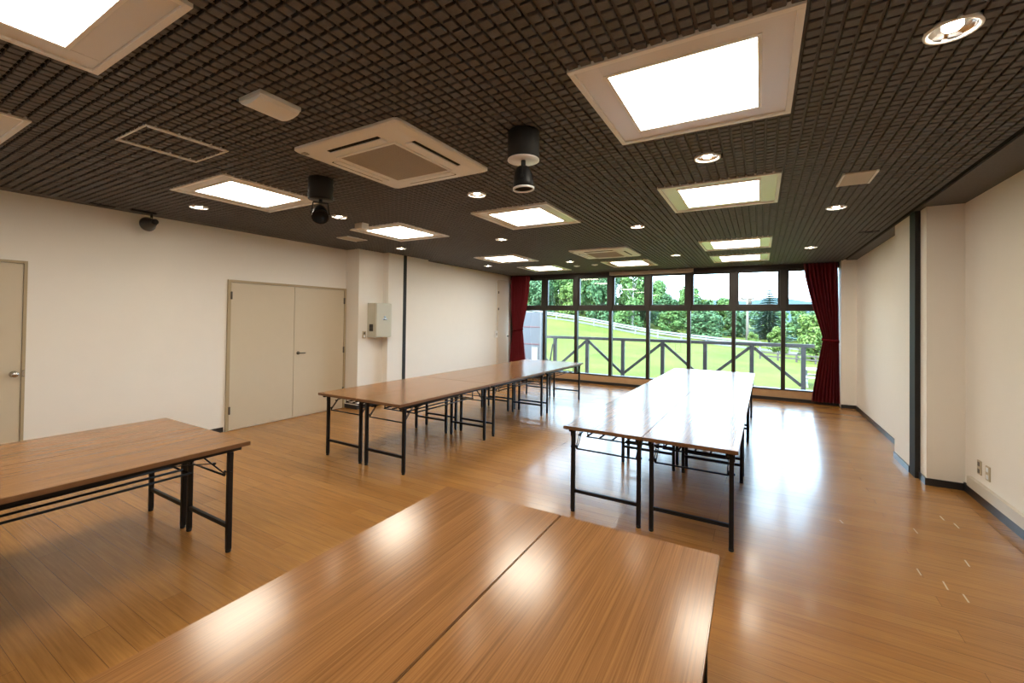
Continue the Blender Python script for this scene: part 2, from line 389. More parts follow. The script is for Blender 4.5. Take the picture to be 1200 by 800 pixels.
# ------------------------------------------------------------------ air conditioner cassettes
ac0 = None
for k, (x, y) in enumerate(ACS):
    if ac0 is None:
        ac0 = t = thing('air_conditioner', (x + ACW / 2, y + ACW / 2, ZC), '', 'air conditioner', 'ceiling cassette air conditioners')
        h = ACW / 2
        mb = MB()
        # bevelled fascia: rim to raised middle (hangs below the ceiling)
        levels = [(h, .0), (h, -.016), (h - .012, -.024), (h - .075, -.032), (.275, -.034)]
        prev = None
        for r, z in levels:
            rc = .035 if r > .4 else .015
            pts = []
            for sx, sy, a0 in ((1, 1, 0), (-1, 1, 90), (-1, -1, 180), (1, -1, 270)):
                for q in range(5):
                    a = math.radians(a0 + q * 22.5)
                    pts.append(mb.bm.verts.new((sx * (r - rc) + rc * math.cos(a), sy * (r - rc) + rc * math.sin(a), z)))
            if prev:
                n = len(pts)
                for q in range(n):
                    f = mb.bm.faces.new((prev[q], prev[(q + 1) % n], pts[(q + 1) % n], pts[q])); f.material_index = mb.mi('plastic')
            else: mb.bm.faces.new(pts).material_index = mb.mi('plastic')
            prev = pts
        mb.bm.faces.new(prev).material_index = mb.mi('plastic')
        mb.build('fascia', t)
        mb = MB(); mb.box(-.252, -.268, -.040, .252, .268, -.034, 'grille')
        for q in range(25): mb.box(-.25, -.262 + q * .0218, -.0415, .25, -.259 + q * .0218, -.040, 'grille')
        for q in range(23): mb.box(-.246 + q * .0222, -.266, -.0415, -.243 + q * .0222, .266, -.040, 'grille')
        mb.build('intake_grille', t)
        mb = MB(); ring(mb, -.275, -.292, .275, .292, .022, -.041, -.033, 'plastic', .002); mb.build('grille_frame', t)
        for q in range(4):
            R = Matrix.Rotation(q * PI / 2, 4, 'Z')
            f = MB(); f.box(-.235, .366, -.0355, .235, .392, -.030, 'dark', mtx=R); ob = f.build('air_slot', t)
            f = MB(); f.box(-.24, .316, -.0435, .24, .368, -.031, 'plastic', .003, mtx=R); f.build('louver', ob)
        MB().box(-.44, -.445, -.035, -.40, -.405, -.0285, 'grille', .004).build('sensor_window', t)
    else:
        t = copy_tree(ac0); t.location = (x + ACW / 2, y + ACW / 2, ZC)
    t['label'] = ('large white four-way ceiling air conditioner between the two hanging spotlights', 'small-looking far ceiling air conditioner nearer the windows')[k]

# ------------------------------------------------------------------ recessed downlights
dl0 = None
DLAB = ['large-looking recessed downlight near the top right corner', 'lit downlight by the left wall beside the track spotlight', 'downlight between the big lit light panel and the mirroring one',
        'lit downlight just behind the near air conditioner', 'lit downlight beside the left hanging black spotlight', 'downlight below the beige vent on the right side of the ceiling',
        'downlight in the middle of the ceiling, right of the lit central panel', 'lit downlight between the central light panel and the far left panel', 'lit downlight above the black post of the left wall',
        'thin-looking downlight near the right curtain', 'thin-looking downlight left of the far right-hand light panels', 'tiny downlight left of the far air conditioner, among small ceiling plates', 'tiny downlight at the far end beside the left wall']
for k, (x, y) in enumerate(DOWN):
    if dl0 is None:
        dl0 = t = thing('downlight', (x, y, ZC), DLAB[k], 'downlight', 'recessed round downlights')
        MB().lathe([(.070, .004), (.071, -.002), (.078, -.007), (.084, -.006), (.086, .000), (.086, .010), (.070, .010)], (0, 0, 0), m='white').build('trim_ring', t)
        f = MB(); f.lathe([(.070, .004), (.066, .010), (.050, .0145), (0, .015)], (0, 0, 0), m='reflector')
        f.build('reflector', t)
        MB().lathe([(0, -.004), (.014, -.002), (.026, .004), (.031, .011), (.030, .014)], (0, 0, 0), m='bulb', seg=20).build('bulb', t)
    else:
        t = copy_tree(dl0); t.location = (x, y, ZC); t['label'] = DLAB[k]
# (holes for the downlights: the ceiling base sits 16 mm up, so the reflector housing rises through it)

# ------------------------------------------------------------------ hanging black spotlights on drums
def drum_spot(x, y, aim, label):
    t = thing('hanging_spotlight', (x, y, ZC), label, 'spotlight', 'black spotlights hanging from ceiling drums')
    MB().lathe([(0, 0), (.094, 0), (.096, -.004), (.096, -.165), (.092, -.168)], (0, 0, 0), m='black_matte', seg=40).build('drum', t)
    MB().lathe([(.092, -.166), (.0965, -.168), (.0965, -.174), (.0, -.172)], (0, 0, 0), m='white' if aim[2] < -.9 else 'black', seg=40).build('bottom_plate', t)
    MB().cyl((.02, .03, -.05), (.072, .066, -.05), .012, m='darkmetal', seg=12).build('fixing_screw', t)
    f = MB(); a = Vector(aim).normalized(); c = Vector((0, 0, -.285))
    s = a.cross(Vector((0, 0, 1)))
    s = s.normalized() if s.length > .05 else Vector((.9, .3, 0)).normalized()
    f.cyl((0, 0, -.173), (0, 0, -.205), .014, m='black_matte')
    f.cyl(s * -.055 + Vector((0, 0, -.198)), s * .055 + Vector((0, 0, -.198)), .006, m='black_matte', seg=12)
    for k in (-1, 1):
        f.bar(s * .055 * k + Vector((0, 0, -.196)), s * .067 * k + c, .012, .004, 'black_matte')
        f.cyl(s * .06 * k + c, s * .074 * k + c, .010, m='black_matte', seg=12)
    f.build('yoke', t)
    h = MB(); h.lathe([(0, .075), (.030, .074), (.044, .062), (.055, .030), (.060, -.02), (.062, -.058), (.056, -.058), (.045, -.03), (0, -.02)], c, axis=-a, m='black', seg=32)
    hd = h.build('lamp_head', t)
    MB().lathe([(.061, -.054), (.0655, -.055), (.0655, -.066), (.057, -.066), (.056, -.056)], c, axis=-a, m='white' if aim[2] < -.9 else 'black', seg=32).build('front_ring', hd)
drum_spot(-1.249, 2.278, (.05, .02, -1), 'black spotlight under a black drum in the middle of the ceiling')
drum_spot(-3.140, 2.262, (.55, -.40, -.55), 'black spotlight under a black drum left of the near air conditioner, head tilted')

# track spotlight near the left wall
t = thing('track_spotlight', (-5.87, 2.10, ZC), 'black round spotlight on a short ceiling track by the left wall', 'spotlight')
MB().box(-.02, -.16, -.022, .02, .06, 0, 'black', .003).build('track', t)
f = MB(); f.cyl((0, .02, -.02), (0, .02, -.06), .012, m='black_matte'); f.bar((-.005, .02, -.055), (.02, .05, -.11), .012, .006, 'chrome'); f.build('arm', t)
a = Vector((-.985, -.10, -.10)).normalized(); c = Vector((.0, .03, -.115))
h = MB(); h.lathe([(0, -.03), (.030, -.028), (.040, -.015), (.055, .03), (.078, .085), (.080, .100), (.072, .100), (.05, .04), (0, .02)], c, axis=a, m='gunmetal', seg=36); hd = h.build('lamp_head', t)
MB().lathe([(0, -.075), (.020, -.073), (.030, -.060), (.030, -.030), (0, -.028)], c, axis=a, m='black_matte').build('rear_cap', hd)

# ------------------------------------------------------------------ small ceiling fittings
t = thing('access_hatch', (-3.405, 1.34, ZC), 'thin metal frame of a ceiling access hatch, left of the white sensor box', 'access hatch')
f = MB(); ring(f, -.228, -.232, .228, .232, .010, -.007, .010, 'white'); f.build('outer_frame', t)
for s in (-1, 1): MB().box(s * .199, -.215, -.007, s * .208, .215, .010, 'white').build('hatch_edge', t)
def vent(x0, y0, x1, y1, label, group=None):
    t = thing('ceiling_vent', ((x0 + x1) / 2, (y0 + y1) / 2, ZC), label, 'vent', group); a, b = (x1 - x0) / 2, (y1 - y0) / 2
    MB().box(-a + .016, -b, -.008, a - .016, b, .002, 'beigeplate', .001).build('plate', t)
    for s in (-1, 1): MB().box(s * a, -b, -.011, s * (a - .016), b, .002, 'white', .001).build('side_strip', t)
vent(.538, 4.066, .755, 4.410, 'beige rectangular ceiling vent right of the mirroring light panel')
vent(-5.262, 4.06, -5.02, 4.405, 'small grey ceiling vent near the left wall above the double doors')
def plate(x, y, r, label):
    t = thing('detector', (x, y, ZC), label, 'detector')
    MB().lathe([(0, -.018), (r * .6, -.016), (r * .9, -.008), (r, 0), (r, .006)], (0, 0, 0), m='white').build('cover', t)
    MB().lathe([(0, -.024), (r * .3, -.022), (r * .35, -.012)], (0, 0, 0), m='plastic').build('sensor_tip', t)
plate(-3.366, 8.55, .07, 'tiny white ceiling detector, left one beside the far light panel')
plate(-2.955, 8.50, .07, 'tiny white ceiling detector, right one beside the far light panel')
t = thing('ceiling_speaker', (-2.274, 1.327, ZC), 'small white square box on the ceiling above the near air conditioner', 'ceiling speaker')
MB().box(-.098, -.112, -.018, .098, .112, .006, 'plastic', .003).build('back_plate', t)
f = MB()
nx_, ny_ = 12, 2
for i in range(12):   # belly curves down across the box
    def zz(q): return -.018 - .026 * math.sin(PI * min(max(q, 0), 1)) ** .5
    xa, xb = -.094 + .188 * i / 12, -.094 + .188 * (i + 1) / 12
    f.quad([(xa, -.108, zz(i / 12)), (xb, -.108, zz((i + 1) / 12)), (xb, .108, zz((i + 1) / 12)), (xa, .108, zz(i / 12))], 'plastic')
    f.quad([(xa, -.108, -.016), (xb, -.108, -.016), (xb, -.108, zz((i + 1) / 12)), (xa, -.108, zz(i / 12))], 'plastic')
    f.quad([(xa, .108, -.016), (xb, .108, -.016), (xb, .108, zz((i + 1) / 12)), (xa, .108, zz(i / 12))], 'plastic')
f.build('front_cover', t)
t = thing('ceiling_unit', (-4.21, 3.60, ZC), 'small white bracketed box on the ceiling beside a lit panel over the double doors', 'ceiling box')
MB().box(-.075, -.04, -.060, .05, .04, .006, 'beigeplate', .004).build('body', t)
MB().box(.055, -.045, -.070, .075, .045, 0, 'white', .003).build('bracket', t)
for k, (x, y, lab) in enumerate([(-5.955, 1.73, 'small black socket strip in the ceiling edge above the left wall'), (1.16, 6.80, 'small black socket strip in the ceiling by the right wall')]):
    t = thing('ceiling_socket', (x, y, ZC), lab, 'ceiling socket')
    MB().box(-.10 if k else -.03, -.03 if k else -.10, -.010, .10 if k else .03, .03 if k else .10, 0, 'black', .003).build('cover', t)
    MB().box(-.04 if k else -.012, -.012 if k else -.04, -.014, .04 if k else .012, .012 if k else .04, -.010, 'black_matte', .001).build('socket', t)

# ------------------------------------------------------------------ doors on the left wall
def dstruct(name, loc, label):
    o = thing(name, loc, label, None, kind='structure'); return o
d = dstruct('door_1', (XL, .80, 0), 'beige single door at the left edge, behind the left tables')
f = MB(); f.box(0, -.50, 0, .020, -.455, 2.03, 'doorf', .002); f.box(0, .421, 0, .020, .445, 2.03, 'doorf', .002); f.box(0, -.455, 2.005, .020, .421, 2.03, 'doorf', .002)
f.build('frame', d)
MB().box(0, -.450, .008, .012, .416, 2.0, 'door', .001).build('leaf', d)
f = MB(); c = (.012, .372, .955)
f.lathe([(.030, 0), (.030, .006), (.012, .010), (.012, .034), (.024, .042), (.029, .054), (.026, .066), (.012, .073), (0, .074)], c, axis=(1, 0, 0), m='chrome'); f.build('knob', d)
MB().box(.0195, .424, .925, .0215, .440, .985, 'chrome').build('strike_plate', d)
d = dstruct('door_2', (XL, 3.985, 0), 'pair of beige double doors in the left wall')
f = MB(); f.box(0, -.945, 0, .022, -.905, 2.01, 'doorf', .002); f.box(0, .895, 0, .022, .930, 2.01, 'doorf', .002); f.box(0, -.905, 1.975, .022, .895, 2.01, 'doorf', .002); f.build('frame', d)
lv = MB().box(0, -.900, .012, .013, -.003, 1.970, 'door', .001).build('leaf', d); lv2 = MB().box(0, .003, .012, .013, .890, 1.970, 'door', .001).build('leaf', d)
f = MB(); f.lathe([(.026, 0), (.026, .008), (.010, .012), (.010, .045)], (.013, .07, .975), axis=(1, 0, 0), m='darkmetal'); f.cyl((.054, .062, .975), (.054, .165, .972), .009, m='darkmetal', seg=14); f.build('lever_handle', lv2)
for y, z, p in ((-.902, 1.80, lv), (-.902, .27, lv), (.893, 1.80, lv2), (.893, .98, lv2), (.893, .30, lv2)):
    f = MB(); f.box(.012, y - .012, z - .05, .028, y + .012, z + .05, 'darkmetal', .002); f.cyl((.028, y, z - .052), (.028, y, z + .052), .007, m='darkmetal', seg=10); f.build('hinge', p)
d = dstruct('door_3', (XLF, 9.57, 0), 'narrow pale door with rounded top beside the left curtain')
def roundtop(y0, y1, h, x0, x1, m, r=.09):
    f = MB(); pts = [(y0, 0), (y1, 0)]
    for q in range(7): a = q * PI / 12; pts.append((y1 - r + r * math.cos(a), h - r + r * math.sin(a)))
    for q in range(7): a = PI / 2 + q * PI / 12; pts.append((y0 + r + r * math.cos(a), h - r + r * math.sin(a)))
    A = [f.bm.verts.new((x0, y, z)) for y, z in pts]; B = [f.bm.verts.new((x1, y, z)) for y, z in pts]; n = len(pts); i = f.mi(m)
    f.bm.faces.new(A).material_index = i; f.bm.faces.new(B).material_index = i
    for q in range(n): f.bm.faces.new((A[q], A[(q + 1) % n], B[(q + 1) % n], B[q])).material_index = i
    return f
roundtop(-.29, .29, 2.53, 0, .020, 'doorpale').build('frame', d); roundtop(-.26, .26, 2.50, .020, .030, 'doorpale').build('leaf', d)
for z in (2.2, 1.78): MB().box(.020, -.275, z - .03, .034, -.245, z + .03, 'darkmetal', .002).build('hinge', d)
MB().lathe([(.02, 0), (.02, .01), (.01, .02), (.018, .035), (0, .045)], (.030, .20, 1.08), axis=(1, 0, 0), m='darkmetal').build('knob', d)
t = thing('wall_switch', (XLF, 9.225, 1.14), 'white wall switch box with a thin conduit left of the narrow door', 'switch')
MB().box(0, -.05, -.085, .03, .05, .085, 'white', .004).build('box', t); MB().box(.03, -.018, -.03, .037, .018, .03, 'grille', .002).build('rocker', t)
MB().cyl((.012, 0, .085), (.012, 0, 1.30), .010, m='white', seg=12).build('conduit', t)

# ------------------------------------------------------------------ electric box, switches and sockets
t = thing('electric_panel', (-5.792, 5.28, 1.19), 'grey-green metal electric cabinet on the left wall column', 'electric cabinet')
MB().box(0, -.172, 0, .200, .172, .585, 'box', .004).build('body', t)
dd = MB().box(.200, -.166, .012, .216, .172, .575, 'box', .005).build('door', t)
f = MB(); f.box(.216, -.03, .30, .222, .075, .322, 'chrome', .002); f.cyl((.216, .01, .345), (.232, .01, .345), .016, m='chrome', seg=18); f.box(.222, .0, .300, .236, .024, .315, 'black', .002); f.build('latch', dd)
f = MB(); f.box(.055, -.176, .105, .145, -.172, .225, 'darkmetal', .001)
for q in range(5): f.box(.06, -.179, .115 + q * .022, .14, -.175, .126 + q * .022, 'black_matte')
f.build('side_vent', t)
t = thing('wall_switch', (-5.795, 5.045, 1.235), 'small brown switch plate left of the electric cabinet', 'switch')
MB().box(0, -.036, -.06, .010, .036, .06, 'outlet', .002).build('plate', t)
for z in (.026, -.026): MB().box(.010, -.016, z - .018, .016, .016, z + .018, 'darkmetal' if z > 0 else 'plastic', .002).build('rocker', t)
for k, (y, lab) in enumerate([(5.272, 'beige wall socket plate, the one nearer the corner on the right wall'), (5.110, 'beige wall socket plate, the one nearer the camera on the right wall')]):
    t = thing('wall_socket', (XR, y, .302 - .004 * k), lab, 'wall socket', 'wall sockets above the raceway')
    MB().box(-.009, -.036, -.060, 0, .036, .060, 'outlet', .002).build('plate', t)
    for z in (.03, -.03): MB().box(-.012, -.017, z - .018, -.009, .017, z + .018, 'darkmetal' if k == 0 else 'plastic', .001).build('socket', t)

# ------------------------------------------------------------------ window wall
WX0, WP, NB = -5.677, .867, 8
ZS, ZR0, ZR1, ZH = .215, 1.757, 1.878, 2.545
struct(box1(WX0 - .13, YB, 0, 1.272, YB + .12, ZS - .012, 'sill'), 'trim_4', label='tan wooden kerb below the windows')
struct(box1(WX0 - .13, YB - .01, ZS - .012, 1.272, YB + .12, ZS + .012, 'frame', .003), 'trim_5', label='dark bottom rail of the windows')
struct(box1(WX0 - .13, YB - .02, ZH + .03, 1.272, YB + .12, ZC + .1, 'frame', .004), 'trim_6', label='dark head beam above the windows')
struct(box1(WX0 - .13, YB + .0, ZS + .012, WX0, YB + .12, ZH + .03, 'frame'), 'trim_7')
ntrim = 8
for k in range(1, NB):
    x = WX0 + k * WP
    f = MB(); f.box(x - .036, YB - .015, ZS + .012, x + .036, YB + .10, ZR0, 'frame', .004); f.box(x - .052, YB - .015, ZR0, x + .052, YB + .10, ZH + .03, 'frame', .004)
    struct(f, 'trim_%d' % ntrim); ntrim += 1
for k in range(NB):
    x0, x1 = WX0 + k * WP + .036, WX0 + (k + 1) * WP - .036
    w = dstruct('window_%d' % (k + 1), ((x0 + x1) / 2, YB + .04, 0), 'dark framed window bay number %d counted from the left curtain' % (k + 1)); a = (x1 - x0) / 2
    MB().box(-a, -.045, ZR0, a, .05, ZR1 - .02, 'frame', .004).build('transom', w)
    u = a - .016
    f = MB()
    f.box(-u, -.03, ZR1 - .02, u, .04, ZR1 + .012, 'frame', .003); f.box(-u, -.03, ZH - .005, u, .04, ZH + .03, 'frame', .003)
    f.box(-u, -.03, ZR1 + .012, -u + .040, .04, ZH - .005, 'frame', .003); f.box(u - .040, -.03, ZR1 + .012, u, .04, ZH - .005, 'frame', .003)
    sf = f.build('sash', w)
    MB().box(-u + .040, .004, ZR1 + .012, u - .040, .010, ZH - .005, 'glass').build('upper_pane', w)
    MB().box(-a, .004, ZS + .012, a, .010, ZR0, 'glass').build('lower_pane', w)
    for s in (-1, 1): MB().box(s * .33 - .02, -.036, ZR1 - .004, s * .33 + .02, -.03, ZR1 + .004, 'darkmetal', .001).build('latch', sf)

# screen case hung below the ceiling at the window head
t = thing('hanging_screen', (-2.16, 9.90, 2.622), 'long beige rolled-up screen case hung above the middle windows', 'screen')
MB().box(-.90, -.035, -.036, .90, .035, .040, 'screen', .010).build('case', t)
for s in (-.6, 0, .6): MB().box(s - .02, -.02, .038, s + .02, .02, .052, 'beigeplate').build('bracket', t)
for s in (-1, 1): MB().box(s * .90, -.038, -.040, s * .912, .038, .044, 'beigeplate', .004).build('end_cap', t)
MB().box(-.88, -.012, -.046, .88, .012, -.036, 'beigeplate', .003).build('bottom_bar', t)

# ------------------------------------------------------------------ curtains
def curtain(prof, label, ztie, n=9, flip=1):
    # prof: list of (z, xleft, xright)
    t = thing('curtain', ((prof[0][1] + prof[0][2]) / 2, 9.85, 0), label, 'curtain', 'wine red curtains at the window ends'); ox = t.location.x
    def at(z):
        for (z0, a0, b0), (z1, a1, b1) in zip(prof, prof[1:]):
            if z1 <= z <= z0:
                q = (z0 - z) / (z0 - z1); q = q
                return a0 + (a1 - a0) * q, b0 + (b1 - b0) * q
        return prof[-1][1:]
    f = MB(); i = f.mi('curtain'); NU, NV = 120, 70; rows = []
    z0, z1 = prof[0][0], prof[-1][0]
    for v in range(NV + 1):
        z = z0 + (z1 - z0) * v / NV; a, b = at(z); w = b - a; row = []
        amp = .035 + .02 * min(1, abs(z - ztie) / .8)
        for u in range(NU + 1):
            s = u / NU; ph = 2 * PI * n * (s + .018 * math.sin(7 * s + z * 1.3))
            y = -amp * math.sin(ph) - .014 * math.sin(2.3 * ph + z * 2)
            row.append(f.bm.verts.new((a + w * s + .010 * math.cos(ph) - ox, y, z)))
        rows.append(row)
    for A, B in zip(rows, rows[1:]):
        for u in range(NU):
            q = f.bm.faces.new((A[u], A[u + 1], B[u + 1], B[u])); q.material_index = i; q.smooth = True
    c = f.build('cloth', t); so = c.modifiers.new('thick', 'SOLIDIFY'); so.thickness = .004
    a, b = at(ztie); f = MB(); f2 = f.mi('tieback')
    ringsv = []
    for z in (ztie - .026, ztie + .026):
        ringsv.append([f.bm.verts.new(((a + b) / 2 - ox + ((b - a) / 2 + .012) * math.cos(q * PI / 16), .078 * math.sin(q * PI / 16), z + .02 * math.cos(q * PI / 16) * flip)) for q in range(32)])
    for q in range(32):
        g = f.bm.faces.new((ringsv[0][q], ringsv[0][(q + 1) % 32], ringsv[1][(q + 1) % 32], ringsv[1][q])); g.smooth = True; g.material_index = f2
    tb = f.build('tieback', t); so = tb.modifiers.new('thick', 'SOLIDIFY'); so.thickness = .006
curtain([(2.655, -5.70, -5.19), (2.2, -5.70, -5.215), (1.75, -5.68, -5.27), (1.45, -5.65, -5.335), (1.25, -5.63, -5.365), (1.1, -5.645, -5.345), (.6, -5.71, -5.29), (.05, -5.75, -5.25)], 'dark red curtain tied back at the left end of the windows', 1.25, 7, 1)
curtain([(2.655, .705, 1.235), (2.4, .73, 1.235), (2.1, .79, 1.235), (1.8, .86, 1.238), (1.5, .945, 1.24), (1.3, 1.0, 1.242), (1.2, 1.01, 1.244), (1.1, .995, 1.246), (.7, .92, 1.252), (.3, .86, 1.258), (.055, .835, 1.262)], 'dark red curtain tied back at the right end of the windows', 1.21, 8, -1)

# ------------------------------------------------------------------ folding tables
W, L, TH = .6151, 1.6298, .70
def make_table():
    t = thing('folding_table', (0, 0, 0), '', 'table')
    w, l = W / 2 - .0012, L / 2 - .0012
    b = bmesh.new(); bmesh.ops.create_cube(b, size=1.); bmesh.ops.scale(b, vec=(2 * w, 2 * l, .027), verts=b.verts); bmesh.ops.translate(b, vec=(0, 0, TH - .0135), verts=b.verts)
    bmesh.ops.bevel(b, geom=[e for e in b.edges], offset=.003, segments=2, affect='EDGES')
    f = MB(); i0, i1 = f.mi('top'), f.mi('edge'); vm = {v: f.bm.verts.new(v.co) for v in b.verts}
    for q in b.faces:
        q.normal_update(); nf = f.bm.faces.new([vm[v] for v in q.verts]); nf.material_index = i0 if q.normal.z > .9 else i1
    b.free(); f.build('tabletop', t)
    lx, ly = W / 2 - .046, L / 2 - .106
    f = MB()
    for s in (-1, 1):
        f.box(s * (lx - .013), -l + .04, TH - .052, s * (lx + .013), l - .04, TH - .0275, 'black', .002)
        f.box(-lx + .014, s * (ly + .02), TH - .048, lx - .014, s * (ly - .004), TH - .0275, 'black', .002)
    f.build('underframe', t)
    for sy in (-1, 1):
        for sx in (-1, 1):
            f = MB(); f.box(sx * lx - .0145, sy * ly - .0145, .018, sx * lx + .0145, sy * ly + .0145, TH - .053, 'black', .003)
            f.box(sx * (lx + .0145), sy * ly - .012, TH - .10, sx * (lx + .020), sy * ly + .012, TH - .053, 'black', .001)
            f.cyl((sx * (lx + .014), sy * ly, .515), (sx * (lx + .021), sy * ly, .515), .008, m='black', seg=12)
            lg = f.build('leg', t)
            MB().lathe([(0, 0), (.014, 0), (.0165, .004), (.0165, .020), (.013, .021)], (sx * lx, sy * ly, 0), m='black_matte', seg=16).build('foot_cap', lg)
            # folding stays
            f = MB(); x = sx * (lx - .020)
            for e in (-.007, .007):
                f.cyl((x + e, sy * (ly - .018), .505), (x + e, sy * (ly - .145), TH - .055), .0036, m='black', seg=8)
            f.bar((x, sy * (ly - .085), .592), (x, sy * (ly - .33), TH - .058), .012, .005, 'black')
            f.cyl((x - .012, sy * (ly - .085), .592), (x + .012, sy * (ly - .085), .592), .007, m='black', seg=10)
            f.build('folding_stay', t)
        MB().box(-lx + .0145, sy * ly - .011, .155, lx - .0145, sy * ly + .011, .180, 'black', .003).build('stretcher', t)
        f = MB(); yy = sy * (ly - .020); f.cyl((-lx + .02, yy, .497), (lx - .02, yy, .497), .0062, m='black', seg=10)
        for sx in (-1, 1): f.cyl((sx * (lx - .02), yy, .497), (sx * (lx - .02), yy, .530), .0055, m='black', seg=10); f.cyl((sx * (lx - .02), yy, .52), (sx * (lx - .012), sy * (ly - .012), .52), .005, m='black', seg=8)
        f.build('lock_bar', t)
    f = MB(); ry = ly - .20
    for k in range(5): x = -.215 + k * .1075; f.cyl((x, -ry, .562), (x, ry, .562), .0072, m='black', seg=8)
    for y in (-ry, ry): f.cyl((-.225, y, .555), (.225, y, .555), .006, m='black', seg=8)
    for y in (-ry, ry):
        for x in (-.215, .215): f.cyl((x, y, .555), (x, y, TH - .03), .005, m='black', seg=8)
    f.build('shelf_rack', t)
    return t
GT = [('R', -1.3462, 3.161, -.0091, 3), ('L', -4.2006, 3.0352, -.0021, 3), ('F', -1.3301, .0828, .0125, 1), ('G', -4.1783, .0057, -.0035, 1)]
TL = {('R', 0, 0): 'folding table whose front end is nearest in the right-hand row, left one of that pair', ('R', 1, 0): 'folding table at the near end of the right-hand row, right one of that pair',
      ('R', 0, 1): 'middle folding table of the right-hand row, on its left side', ('R', 1, 1): 'middle folding table of the right-hand row, on its right side',
      ('R', 0, 2): 'folding table nearest the windows in the right-hand row, left side', ('R', 1, 2): 'folding table nearest the windows in the right-hand row, right side',
      ('L', 0, 0): 'folding table nearest the double doors in the long left row, wall side', ('L', 1, 0): 'near-end folding table of the long left row, room side',
      ('L', 0, 1): 'middle folding table of the long left row, wall side', ('L', 1, 1): 'middle folding table of the long left row, room side',
      ('L', 0, 2): 'folding table nearest the left curtain in the long left row, wall side', ('L', 1, 2): 'far-end folding table of the long left row, room side, facing the windows',
      ('F', 0, 0): 'large foreground walnut folding table, left of the seam', ('F', 1, 0): 'large foreground walnut folding table, right of the seam, with bright sheen',
      ('G', 0, 0): 'walnut folding table at the left edge, the one against the wall side', ('G', 1, 0): 'walnut folding table at the left edge, the nearer one with black rack below'}
GN = {'R': 'folding tables of the right-hand row', 'L': 'folding tables of the long left row', 'F': 'foreground pair of folding tables', 'G': 'left-edge pair of folding tables'}
proto = make_table(); used = False
for g, x, y, a, nj in GT:
    for i in range(2):
        for j in range(nj):
            o = copy_tree(proto) if used else proto; used = True
            u, v = (i + .5) * W, (j + .5) * L
            o.location = (x + u * math.cos(a) - v * math.sin(a), y + u * math.sin(a) + v * math.cos(a), 0); o.rotation_euler.z = a
            o['label'] = TL[(g, i, j)]; o['group'] = GN[g]

# ------------------------------------------------------------------ outside: deck, railing, cabinet
struct(box1(-9, YB + .12, -.12, 4, 12.14, -.03, 'deck'), 'deck')
RY = 12.0
t = thing('deck_railing', (-2.2, RY, -.03), 'grey wooden deck railing with diagonal braces outside the windows', 'railing')
ox, oy, oz = t.location
MB().box(-5.78 - ox, -.055, .955 - oz, 1.08 - ox, .055, 1.035 - oz, 'rail', .006).build('top_rail', t)
PXs = [-5.397, -4.373, -3.325, -2.258, -1.216, -.174, .87]
for x in PXs: MB().box(x - .046 - ox, -.046, 0, x + .046 - ox, .046, .955 - oz, 'rail', .004).build('post', t)
for k, (a, b) in enumerate(zip([-6.40] + PXs, PXs)):
    hi, lo = (.91, .07)
    # braces meet at the top of posts 2, 4, 6 and at the foot of the others
    za, zb = (lo, hi) if k % 2 == 1 else (hi, lo)
    xa, xb = (a + .04, b - .04)
    if k == 0: xa, za = -5.78, hi - .84 * (.58 / .95)
    MB().bar((xa - ox, 0, za - oz), (xb - ox, 0, zb - oz), .050, .070, 'rail', .003).build('brace', t)
t = thing('leaning_pole', (-5.5, 11.82, -.03), 'short dark pole leaning by a railing post outside', 'pole')
MB().cyl((-.03, 0, .01), (.06, .10, .82), .022, m='black_matte', seg=12).build('shaft', t); MB().lathe([(0, -.01), (.026, -.01), (.026, .05), (0, .05)], (-.03, 0, .02), m='darkmetal', seg=12).build('tip', t)
t = thing('outdoor_cabinet', (-6.66, 12.22, -.03), 'pale grey cabinet with red strips outside, beside the left curtain', 'cabinet')
MB().box(-.75, -.12, 0, .75, .12, 1.78, 'cab', .008).build('body', t)
for z in (1.30, .76): MB().box(-.74, -.132, z, .70, -.12, z + .028, 'red', .003).build('red_strip', t)
MB().box(.70, -.135, 0, .75, -.12, 1.78, 'cab_trim', .002).build('corner_trim', t); MB().box(-.75, -.135, .02, .70, -.12, .14, 'cab_trim', .002).build('plinth', t)
f = MB(); f.box(.40, -.132, .20, .64, -.12, .70, 'cab_trim', .003)
for q in range(4): f.box(.43 + q * .048, -.140, .24, .46 + q * .048, -.132, .66, 'grille')
f.build('vent_grille', t)

# ------------------------------------------------------------------ terrain
ZG = [(-60, 4.6), (-30, 2.95), (-21.2, 1.85), (-17.1, 1.42), (-13.6, .88), (-10.3, .32), (-8, -.02), (-5.9, -.25), (-1.3, -.65), (2.3, -.98), (20, -2.0), (60, -3.)]
def zg(x):
    for (a, za), (b, zb) in zip(ZG, ZG[1:]):
        if a <= x <= b: return za + (zb - za) * (x - a) / (b - a)
    return ZG[0][1] if x < 0 else ZG[-1][1]
def ground(x, y):
    if y < 40:
        q = max(0, (y - 10) / 30); z = -.75 + (zg(x) + .75) * (q ** 1.25)
    elif y < 43.5: z = zg(x)
    else: z = zg(x) + (y - 43.5) * .045
    return z + (.06 * noise.noise(Vector((x * .35, y * .35, 0))) if y < 39 else 0)
f = MB(); i = f.mi('meadow'); ir = f.mi('road')
xs = [-60 + k * 1. for k in range(101)]; ys = [10.3 + k * .6 for k in range(49)] + [39.8, 40.6, 43.4, 44.2] + [46 + k * 4 for k in range(14)]
g = [[f.bm.verts.new((x, y, ground(x, y))) for x in xs] for y in ys]
for j in range(len(ys) - 1):
    for k in range(len(xs) - 1):
        q = f.bm.faces.new((g[j][k], g[j][k + 1], g[j + 1][k + 1], g[j + 1][k])); q.smooth = True; q.material_index = ir if 40.5 < (ys[j] + ys[j + 1]) / 2 < 43.4 else i
struct(f, 'ground')
t = thing('guard_rail', (-8, 40.2, 0), 'pale roadside guard rail across the top of the meadow', 'guard rail')
